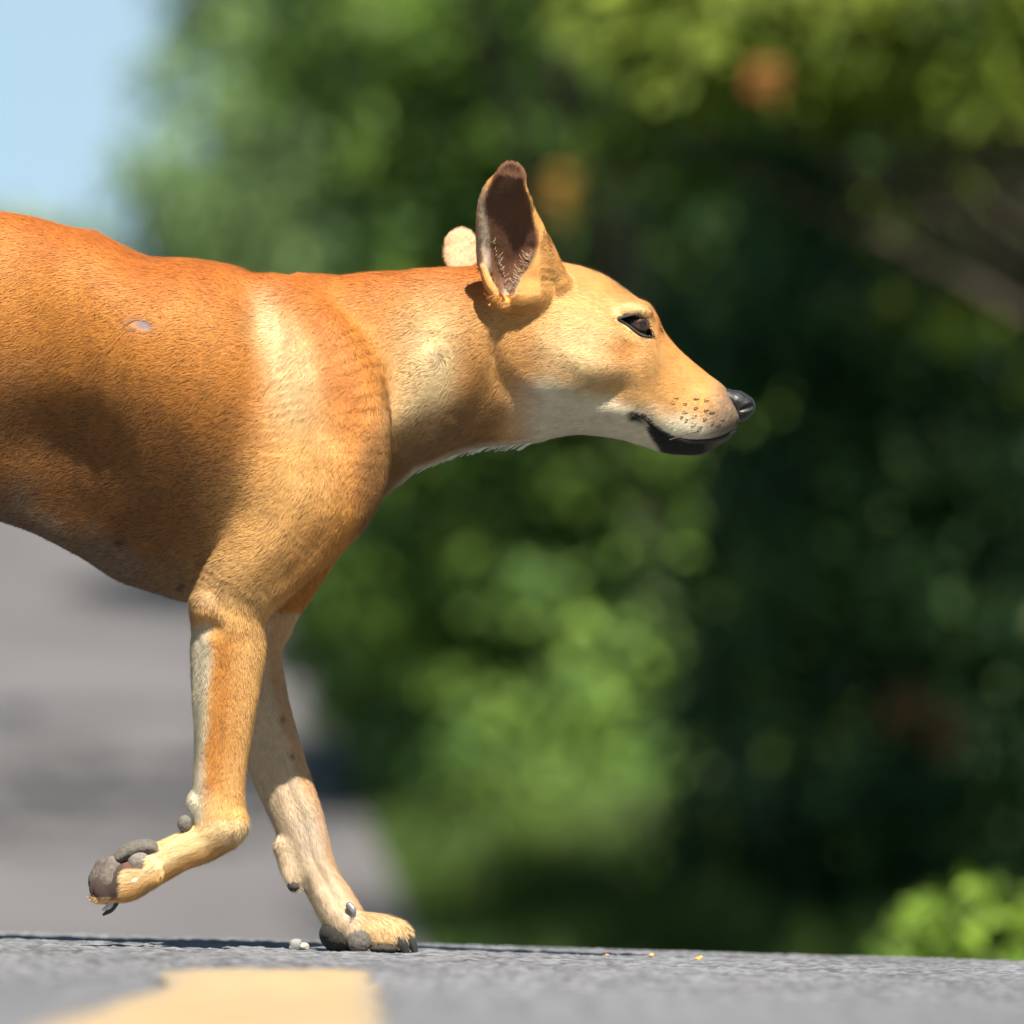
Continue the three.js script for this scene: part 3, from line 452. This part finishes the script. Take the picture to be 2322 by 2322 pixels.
{
  const dots = [[910, 1240], [1010, 1215], [1140, 1242], [1245, 1260], [880, 1300], [1000, 1296], [900, 1358], [1015, 1386], [1120, 1340], [1235, 1368], [1310, 1390], [960, 1440], [1110, 1428], [1220, 1462], [1300, 1500], [1010, 1470], [1100, 1515], [1165, 1550], [1270, 1580], [1370, 1525], [1420, 1475], [860, 1200]].map(([u, v]) => [1350 + u * 0.2071, 650 + v * 0.2071]);
  const rand = rng(5), whiskMat = new THREE.MeshStandardMaterial({ color: new THREE.Color().setRGB(0.045, 0.028, 0.018), roughness: 0.6 });
  for (const s of [1, -1]) for (const [x, y] of dots) { const z = surfaceZ(x, y), L = rand() < 0.22 ? 60 + 50 * rand() : 7 + 8 * rand(); const c = new THREE.CatmullRomCurve3([[0, 0, -1], [-0.4 * L, 0.05 * L, 3.4], [-L, L > 40 ? 0.25 * L : -0.12 * L + 0.3 * L * rand(), L > 40 ? 0.3 * L : 4.2]].map(([a, b, q]) => new THREE.Vector3(toX(x + a), toY(y + b), s * (z + q) * S))); mesh('whisker', new THREE.TubeGeometry(c, 4, (0.7 + 0.5 * rand()) * S, 5), whiskMat, dog); }
}
{ // fringe inside the near ear
  const rand = rng(19), parts = []; for (let i = 0; i < 150; i++) { const left = rand() < 0.35, t = rand(), x = left ? lerp(1112, 1146, t) + 6 * rand() : lerp(1160, 1206, t) + 8 * rand(), y = left ? lerp(560, 668, t) : lerp(662, 585, t) + 14 * (rand() - 0.5), z = surfaceZ(x, y) - 1, L = 5 + 24 * rand() * rand(), a = left ? -0.5 - 0.5 * rand() : -2.2 - 0.7 * rand(); parts.push(new THREE.TubeGeometry(new THREE.QuadraticBezierCurve3(...[[0, 0, 0], [0.45, 0.5, 6], [0.8, 1, 5]].map(([p, q2, r]) => new THREE.Vector3(toX(x + Math.cos(a) * L * p), toY(y + Math.sin(a) * L * q2), (z + r) * S))), 3, 0.5 * S, 4)); }
  mesh('ear_hair', mergeGeometries(parts), new THREE.MeshStandardMaterial({ color: new THREE.Color().setRGB(0.46, 0.33, 0.22), roughness: 0.7 }), dog).userData = { kind: 'stuff' };
}
{ // a few long white hairs under the throat
  const rand = rng(9), parts = []; for (let i = 0; i < 46; i++) { const x = 960 + 260 * rand(), y = TRUNK(x, 1) - 3, z = (rand() - 0.4) * 50, L = 12 + 26 * rand(); parts.push(new THREE.TubeGeometry(new THREE.QuadraticBezierCurve3(...[[0, 0], [-0.45 * L, 0.15 * L], [-L * 0.9, 0.5 * L]].map(([a, b]) => new THREE.Vector3(toX(x + a), toY(y + b), z * S))), 3, 0.8 * S, 4)); }
  mesh('throat_hair', mergeGeometries(parts), new THREE.MeshStandardMaterial({ color: new THREE.Color().setRGB(0.75, 0.72, 0.66), roughness: 0.6 }), dog).userData = { kind: 'stuff' };
}

// ---------------------------------------------------------------- small things on the road
const stone = (px, py, r, c, z, seed, name, label) => {
  const g = new THREE.IcosahedronGeometry(r * S, 4), p = g.attributes.position; for (let i = 0; i < p.count; i++) { const v = new THREE.Vector3().fromBufferAttribute(p, i), k = 1 + 0.28 * noise(v.x / (r * S) * 1.1 + seed, v.y / (r * S) * 1.1, v.z / (r * S) * 1.1) + 0.05 * noise(v.x / (r * S) * 5 + seed, v.y / (r * S) * 5, v.z / (r * S) * 5); p.setXYZ(i, v.x * k, v.y * k * 0.9, v.z * k); }
  g.computeVertexNormals(); const x = toX(px); const m = mesh(name, g, new THREE.MeshStandardMaterial({ color: new THREE.Color().setRGB(...c), roughness: 0.85 }), scene); m.position.set(x, roadH(x, z) + r * S * 0.72, z); m.userData = { label, category: 'pebble' }; return m;
};
stone(668, 2130, 17, [0.20, 0.21, 0.20], -0.03, 3, 'pebble', 'larger grey pebble on the tarmac just behind the standing forepaw');
stone(688, 2128, 12, [0.30, 0.275, 0.25], -0.03, 8, 'pebble', 'smaller pale pebble touching the grey one behind the standing forepaw');
function petal(px, z, r, c, tilt, label) {
  const g = new THREE.SphereGeometry(1, 16, 12); g.scale(r * S, r * S * 0.5, r * S * 0.8); const p = g.attributes.position; for (let i = 0; i < p.count; i++) { const x = p.getX(i) / (r * S), y = p.getY(i); p.setY(i, y + 0.35 * r * S * x * x); }
  g.computeVertexNormals(); const m = mesh('fallen_petal', g, new THREE.MeshStandardMaterial({ color: new THREE.Color().setRGB(...c), roughness: 0.6 }), scene); const x = toX(px); m.position.set(x, roadH(x, z) + r * S * 0.4, z); m.rotation.set(0, tilt, 0.3); m.userData = { label, category: 'petal' };
}
petal(1590, -0.10, 10, [0.75, 0.28, 0.05], 0.4, 'bright orange petal on the tarmac, the rightmost of the three');
petal(1485, -0.20, 8, [0.7, 0.3, 0.12], 1.2, 'orange petal on the tarmac in the middle of the three');
petal(1382, -0.16, 6, [0.55, 0.22, 0.12], 2.2, 'small dull red petal on the tarmac, nearest the dog');

// ---------------------------------------------------------------- trees and shrubs behind
function leafGeometry() {
  const P = [], I = [], rows = 4; for (let i = 0; i <= rows; i++) { const t = i / rows, w = 0.24 * Math.sin(Math.PI * Math.pow(t, 0.8)) + 0.004, d = -0.16 * t * t; P.push(-w, t - 0.5, d + 0.06 * w / 0.24, 0, t - 0.5, d, w, t - 0.5, d + 0.06 * w / 0.24); if (i) { const a = (i - 1) * 3, b = i * 3; I.push(a, a + 1, b, b, a + 1, b + 1, a + 1, a + 2, b + 1, b + 1, a + 2, b + 2); } }
  const g = new THREE.BufferGeometry(); g.setAttribute('position', new THREE.Float32BufferAttribute(P, 3)); g.setIndex(I); g.computeVertexNormals(); return g;
}
const LEAF = leafGeometry();
const leafMat = new THREE.MeshPhysicalMaterial({ color: 0xffffff, roughness: 0.55, transmission: 0.3, thickness: 0, specularIntensity: 0.25 });
const barkMat = new THREE.MeshStandardMaterial({ color: new THREE.Color().setRGB(0.055, 0.042, 0.034), roughness: 0.95 });
function limb(a, b, r0, r1, bend, rand) {
  const mid = a.clone().lerp(b, 0.5).add(new THREE.Vector3((rand() - 0.5) * bend, (rand() - 0.2) * bend, (rand() - 0.5) * bend)), c = new THREE.QuadraticBezierCurve3(a, mid, b), n = 10, g = new THREE.TubeGeometry(c, n, 1, 8), p = g.attributes.position;
  for (let i = 0; i <= n; i++) { const o = c.getPoint(i / n), r = lerp(r0, r1, i / n); for (let k = 0; k <= 8; k++) { const q = i * 9 + k; p.setXYZ(q, o.x + (p.getX(q) - o.x) * r, o.y + (p.getY(q) - o.y) * r, o.z + (p.getZ(q) - o.z) * r); } }
  g.computeVertexNormals(); return g;
}
// lobes: [photo x, photo y, distance, radius]; each lobe is a bough carrying leafy twigs
function tree(name, label, category, foot, lobes, o) {
  const rand = rng(o.seed), bp = new THREE.Vector3(foot[0], groundH(foot[0], foot[1]) - 0.05, foot[1]);
  const t = thing(name, label, category, bp.toArray(), o.group);
  const C = lobes.map(([x, y, d, r, dn]) => [(o.world ? new THREE.Vector3(x, y, d) : place(x, y, d)).sub(bp), r, dn]);
  const cen = new THREE.Vector3(); C.forEach(([c]) => cen.add(c)); cen.divideScalar(C.length);
  const fork = new THREE.Vector3(cen.x * 0.5, Math.max(0.3, cen.y * 0.45), cen.z * 0.5);
  const tr = o.trunk ?? 0.1; mesh('trunk', mergeGeometries([limb(new THREE.Vector3(), fork, tr, tr * 0.75, 0.15, rand), ...C.map(([c, r]) => limb(fork, c, tr * 0.55, tr * 0.12, 0.3 * r, rand))]), barkMat, t);
  const M = [], K = [], q = new THREE.Quaternion(), m = new THREE.Matrix4(), v = new THREE.Vector3(), up = new THREE.Vector3(0, 0, 1), spin = new THREE.Quaternion();
  for (const [c, r, dn] of C) {
    const n = Math.round(4 * (dn ?? o.dense ?? 1.5) * r * r / (o.twig * o.twig));
    for (let k = 0; k < n; k++) {
      const th = rand() * 2 * Math.PI, cz = rand() * 2 - 1, rr = r * (0.6 + 0.45 * Math.pow(rand(), 0.7)), sz = Math.sqrt(1 - cz * cz), out = new THREE.Vector3(Math.cos(th) * sz, cz, Math.sin(th) * sz);
      const tw = c.clone().addScaledVector(out, rr), R = o.twig * (0.6 + 0.8 * rand()), hue = rand(), br = 0.55 + 0.8 * rand(), turn = false;
      const nl = Math.round((o.leaves ?? 3.2) * R * R / (o.leaf * o.leaf) * 2);
      for (let l = 0; l < nl; l++) {                       // leaves shingle the upper, outer dome of a twig
        const a = rand() * 2 * Math.PI, b = -0.35 + 1.35 * rand(), s2 = Math.sqrt(Math.max(0, 1 - b * b)), off2 = new THREE.Vector3(Math.cos(a) * s2, b * 0.8, Math.sin(a) * s2);
        v.copy(tw).addScaledVector(off2, R * (0.75 + 0.35 * rand()));
        const nrm = off2.addScaledVector(out, 0.35).add(new THREE.Vector3((rand() - 0.5) * 1.0, 0.35 + (rand() - 0.5) * 0.8, (rand() - 0.5) * 1.0)).normalize();
        q.setFromUnitVectors(up, nrm); spin.setFromAxisAngle(up, rand() * 6.28); q.multiply(spin); const sc = o.leaf * (0.65 + 0.7 * rand()); m.compose(v, q, new THREE.Vector3(sc, sc, sc)); M.push(m.clone());
        const col = turn ? mixc([0.40, 0.13, 0.02], [0.46, 0.25, 0.03], rand()) : mixc(o.dark, o.light, clamp(hue + (rand() - 0.5) * 0.4, 0, 1)); K.push(col.map(x => x * br));
      }
    }
  }
  for (const [x, y, d, R] of o.spots ?? []) { const tw = place(x, y, d).sub(bp); for (let l = 0; l < 13; l++) { v.set(rand() - 0.5, rand() - 0.5, rand() - 0.5).normalize(); const nrm = v.clone().add(new THREE.Vector3(0, 0.5, 0.7)).normalize(); q.setFromUnitVectors(up, nrm); spin.setFromAxisAngle(up, rand() * 6.28); q.multiply(spin); m.compose(v.multiplyScalar(R * Math.cbrt(rand()) * 1.2).add(tw), q, new THREE.Vector3(o.leaf, o.leaf, o.leaf)); M.push(m.clone()); K.push(mixc(o.spot?.[0] ?? [0.42, 0.16, 0.03], o.spot?.[1] ?? [0.46, 0.30, 0.03], rand())); } }
  const im = new THREE.InstancedMesh(LEAF, leafMat, M.length), cc = new THREE.Color(); M.forEach((x, i) => { im.setMatrixAt(i, x); im.setColorAt(i, cc.setRGB(...K[i])); }); im.name = 'crown'; shadows(im); t.add(im);
  return t;
}
const GREEN = { dark: [0.04, 0.10, 0.026], light: [0.21, 0.33, 0.055] }, OLIVE = { dark: [0.06, 0.10, 0.015], light: [0.22, 0.28, 0.03] }, BLUEG = { dark: [0.085, 0.15, 0.06], light: [0.21, 0.31, 0.10] }, DARKG = { dark: [0.025, 0.066, 0.03], light: [0.07, 0.135, 0.038] };  // the pale bluish greens put distance haze into the leaf colour
const G = 'trees and shrubs along the right side of the road';
tree('leafy_tree', 'hazy mid green tree whose left edge stands against the blue sky above the dog\'s back', 'tree', [-0.4, -56], [[560, 400, 62, 0.85], [640, 150, 62, 0.75], [790, 20, 62, 0.95], [540, 620, 62, 0.72], [850, 480, 61, 1.1], [700, 860, 61, 1.1], [900, 1000, 61, 1.2], [1010, 150, 61, 1.1], [800, -300, 62, 0.9]], { ...BLUEG, seed: 11, group: G, leaf: 0.13, twig: 0.36, trunk: 0.16 });
tree('leafy_tree', 'bright green tree filling the middle behind the dog\'s head and throat', 'tree', [1.0, -36], [[1080, 300, 44, 0.75], [1250, 560, 43, 0.8], [1130, 900, 43, 0.75], [1330, 170, 43, 0.75], [1010, 1250, 43, 0.7], [1300, 1150, 43, 0.8], [1200, 1500, 43, 0.75], [1500, 350, 43, 0.8], [1480, 900, 43, 0.7], [1000, -60, 44, 0.9], [1400, -200, 44, 1.0], [900, -520, 40.4, 0.7, 0.18], [1250, -420, 40.6, 0.7, 0.18], [1050, -900, 40.2, 0.8, 0.2], [1450, -760, 40.4, 0.8, 0.3], [1600, -1050, 41, 0.9, 0.3], [1330, -640, 38.4, 0.5, 0.22], [860, -700, 39, 0.4, 0.22]], { ...GREEN, seed: 12, group: G, leaf: 0.10, twig: 0.26, trunk: 0.08, spots: [[1270, 415, 41.5, 0.06], [1256, 470, 41.5, 0.07]], spot: [[0.30, 0.12, 0.02], [0.36, 0.22, 0.03]] });
tree('yellowing_tree', 'yellow green tree with orange leaves reaching in at the top right', 'tree', [4.2, -25], [[1560, 110, 30, 0.3], [1720, 50, 30, 0.32], [1640, 190, 30.4, 0.24], [1900, 40, 30, 0.34], [1450, 40, 30, 0.26], [2080, 60, 30, 0.34], [2220, 20, 30, 0.4], [1980, 170, 30.4, 0.22], [1800, 150, 30.6, 0.24], [1500, 280, 30.6, 0.2], [2500, -100, 32, 0.9], [2600, 400, 32, 0.9], [1700, -420, 31.6, 0.7], [2000, -600, 31.8, 0.8], [2300, -450, 32, 0.9], [1650, -1150, 33, 0.9, 0.6], [1950, -1400, 33, 1.0, 0.6], [2250, -1150, 33, 1.0, 0.6], [2500, -1600, 33, 1.1, 0.6], [1780, -1800, 33.4, 1.0, 0.6], [2150, -1900, 33.4, 1.0, 0.6], [2600, -900, 33, 1.0, 0.6]], { ...OLIVE, seed: 13, group: G, leaf: 0.09, twig: 0.17, trunk: 0.12, spots: [[1735, 170, 29.6, 0.05]], spot: [[0.26, 0.09, 0.03], [0.30, 0.14, 0.04]] });
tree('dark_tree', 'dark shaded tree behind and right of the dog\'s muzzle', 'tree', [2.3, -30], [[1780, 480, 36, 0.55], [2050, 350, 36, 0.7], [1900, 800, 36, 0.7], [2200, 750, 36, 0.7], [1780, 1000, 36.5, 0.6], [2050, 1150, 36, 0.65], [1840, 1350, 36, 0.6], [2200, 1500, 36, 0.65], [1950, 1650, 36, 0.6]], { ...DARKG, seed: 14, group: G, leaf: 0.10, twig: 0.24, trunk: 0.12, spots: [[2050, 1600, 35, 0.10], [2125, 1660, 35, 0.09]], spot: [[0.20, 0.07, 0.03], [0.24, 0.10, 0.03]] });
tree('roadside_shrub', 'green shrub at the verge below the dog\'s chest, beside the far road', 'shrub', [-0.1, -37], [[840, 1400, 46, 0.45], [960, 1620, 45, 0.5], [900, 1500, 46, 0.5], [1050, 1800, 44, 0.5], [1000, 2020, 43, 0.35], [860, 1300, 47, 0.5]], { ...GREEN, seed: 15, group: G, leaf: 0.09, twig: 0.2, trunk: 0.05 });
tree('roadside_shrub', 'bushy green shrub low in the middle of the verge', 'shrub', [1.0, -33], [[1170, 1750, 41, 0.38], [1250, 1950, 41, 0.45], [1120, 2060, 40, 0.35], [1420, 1800, 41, 0.45], [1500, 2000, 41, 0.5]], { ...GREEN, seed: 16, group: G, leaf: 0.09, twig: 0.2, trunk: 0.05 });
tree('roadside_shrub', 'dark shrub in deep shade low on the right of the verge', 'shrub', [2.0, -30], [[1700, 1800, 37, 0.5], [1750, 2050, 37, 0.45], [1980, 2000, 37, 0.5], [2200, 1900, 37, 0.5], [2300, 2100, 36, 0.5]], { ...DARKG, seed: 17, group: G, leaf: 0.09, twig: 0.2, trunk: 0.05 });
tree('overhanging_tree', 'tree beyond the top of the picture whose boughs shade the far road', 'tree', [-8.5, -34], [[-100, -900, 39, 1.2], [250, -800, 43, 1.1], [650, -860, 41, 1.2], [-500, -760, 43, 1.3], [450, -1000, 38, 1.0], [0, -1000, 46, 1.0], [900, -900, 40, 1.0], [500, -760, 47, 0.8]], { ...GREEN, seed: 21, leaf: 0.16, twig: 0.3, dense: 0.26, trunk: 0.2 });
const B = 'trees added out of view to cut sky fill on the dog';
for (const [x, z, sd, where] of [[-5.5, 15, 51, 'behind the camera on its left'], [-1.5, 24, 52, 'far behind the camera'], [6, 14, 53, 'behind the camera on its right'], [-9, 5, 54, 'to the left'], [9, 3, 55, 'to the right']]) {  // added out of view to hold back low sky light on the dog
  const rr = rng(sd), L = []; for (let k = 0; k < 9; k++) { const d = DIST - z, p = [x + (rr() - 0.5) * 4.5, 2.2 + rr() * 3.6, d + (rr() - 0.5) * 3]; L.push([p[0], p[1], DIST - p[2], 1.1 + 0.6 * rr()]); }
  tree('fill_blocking_tree', 'added unseen green tree that cuts low sky light, standing ' + where, 'tree', [x, z], L, { ...GREEN, seed: sd, group: B, leaf: 0.22, twig: 0.55, dense: 1.2, trunk: 0.2, world: true });
}
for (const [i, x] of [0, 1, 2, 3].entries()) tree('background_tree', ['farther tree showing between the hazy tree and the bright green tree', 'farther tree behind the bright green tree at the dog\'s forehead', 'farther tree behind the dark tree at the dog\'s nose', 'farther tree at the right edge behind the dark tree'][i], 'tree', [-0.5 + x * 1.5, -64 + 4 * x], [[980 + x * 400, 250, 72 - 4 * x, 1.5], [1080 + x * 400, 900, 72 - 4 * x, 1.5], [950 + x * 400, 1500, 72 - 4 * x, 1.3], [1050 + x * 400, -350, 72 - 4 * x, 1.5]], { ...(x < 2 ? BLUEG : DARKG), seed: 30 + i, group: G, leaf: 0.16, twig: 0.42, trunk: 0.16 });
tree('weed_clump', 'bright lime green clump of weeds at the right end of the road crest', 'plant', [1.05, -6.2], [[2085, 2125, 13.6, 0.035], [2125, 2085, 13.7, 0.03], [2150, 2050, 13.5, 0.022], [2200, 2100, 13.8, 0.05], [2035, 2160, 13.5, 0.028], [2110, 2160, 13.5, 0.04], [2270, 2080, 13.6, 0.04], [2170, 2150, 13.4, 0.04], [2005, 2175, 13.6, 0.018], [2240, 2030, 13.7, 0.02], [2300, 2140, 13.6, 0.05]], { dark: [0.08, 0.15, 0.02], light: [0.18, 0.28, 0.03], seed: 18, leaf: 0.05, twig: 0.026, leaves: 4.5, trunk: 0.006 });
tree('distant_bush', 'yellow green bush far off at the left, just above the dog\'s back', 'shrub', [-7.2, -100], [[120, 640, 107, 0.7], [-30, 640, 107, 0.8], [-150, 640, 107, 0.9], [150, 690, 107, 0.7]], { ...OLIVE, seed: 19, leaf: 0.2, twig: 0.35, trunk: 0.1 });
{ // rough grass on the verge
  const rand = rng(41), P = [], I = []; for (let i = 0; i <= 3; i++) { const t = i / 3, w = 0.035 * (1 - t * 0.95); P.push(-w, t, -0.35 * t * t, w, t, -0.35 * t * t); if (i) { const a = 2 * i - 2; I.push(a, a + 1, a + 2, a + 2, a + 1, a + 3); } }
  const g = new THREE.BufferGeometry(); g.setAttribute('position', new THREE.Float32BufferAttribute(P, 3)); g.setIndex(I); g.computeVertexNormals();
  const N = 60000, im = new THREE.InstancedMesh(g, leafMat, N), m = new THREE.Matrix4(), q = new THREE.Quaternion(), c = new THREE.Color(), up = new THREE.Vector3(0, 1, 0);
  for (let i = 0; i < N; i++) { const d = 16 + 44 * Math.pow(rand(), 0.8), z = DIST - d, x = roadRight(z) + 0.02 + 3.4 * Math.pow(rand(), 1.5), cl = 0.5 + 0.5 * noise(x * 1.4, 3, z * 0.9), hgt = (0.10 + 0.28 * cl * sst(0, 0.5, x - roadRight(z))) * (0.6 + 0.8 * rand()); q.setFromAxisAngle(up, rand() * 6.28); m.compose(new THREE.Vector3(x, groundH(x, z) - 0.01, z), q, new THREE.Vector3(hgt * 1.3, hgt, hgt)); im.setMatrixAt(i, m); const k = 0.6 + 0.7 * rand(); im.setColorAt(i, c.setRGB((0.05 + 0.05 * cl) * k, (0.105 + 0.05 * cl) * k, 0.025 * k)); }
  im.name = 'grass'; im.userData = { kind: 'stuff', label: 'bright rough grass along the road verge' }; shadows(im); scene.add(im);
}
renderer.render(scene, camera);
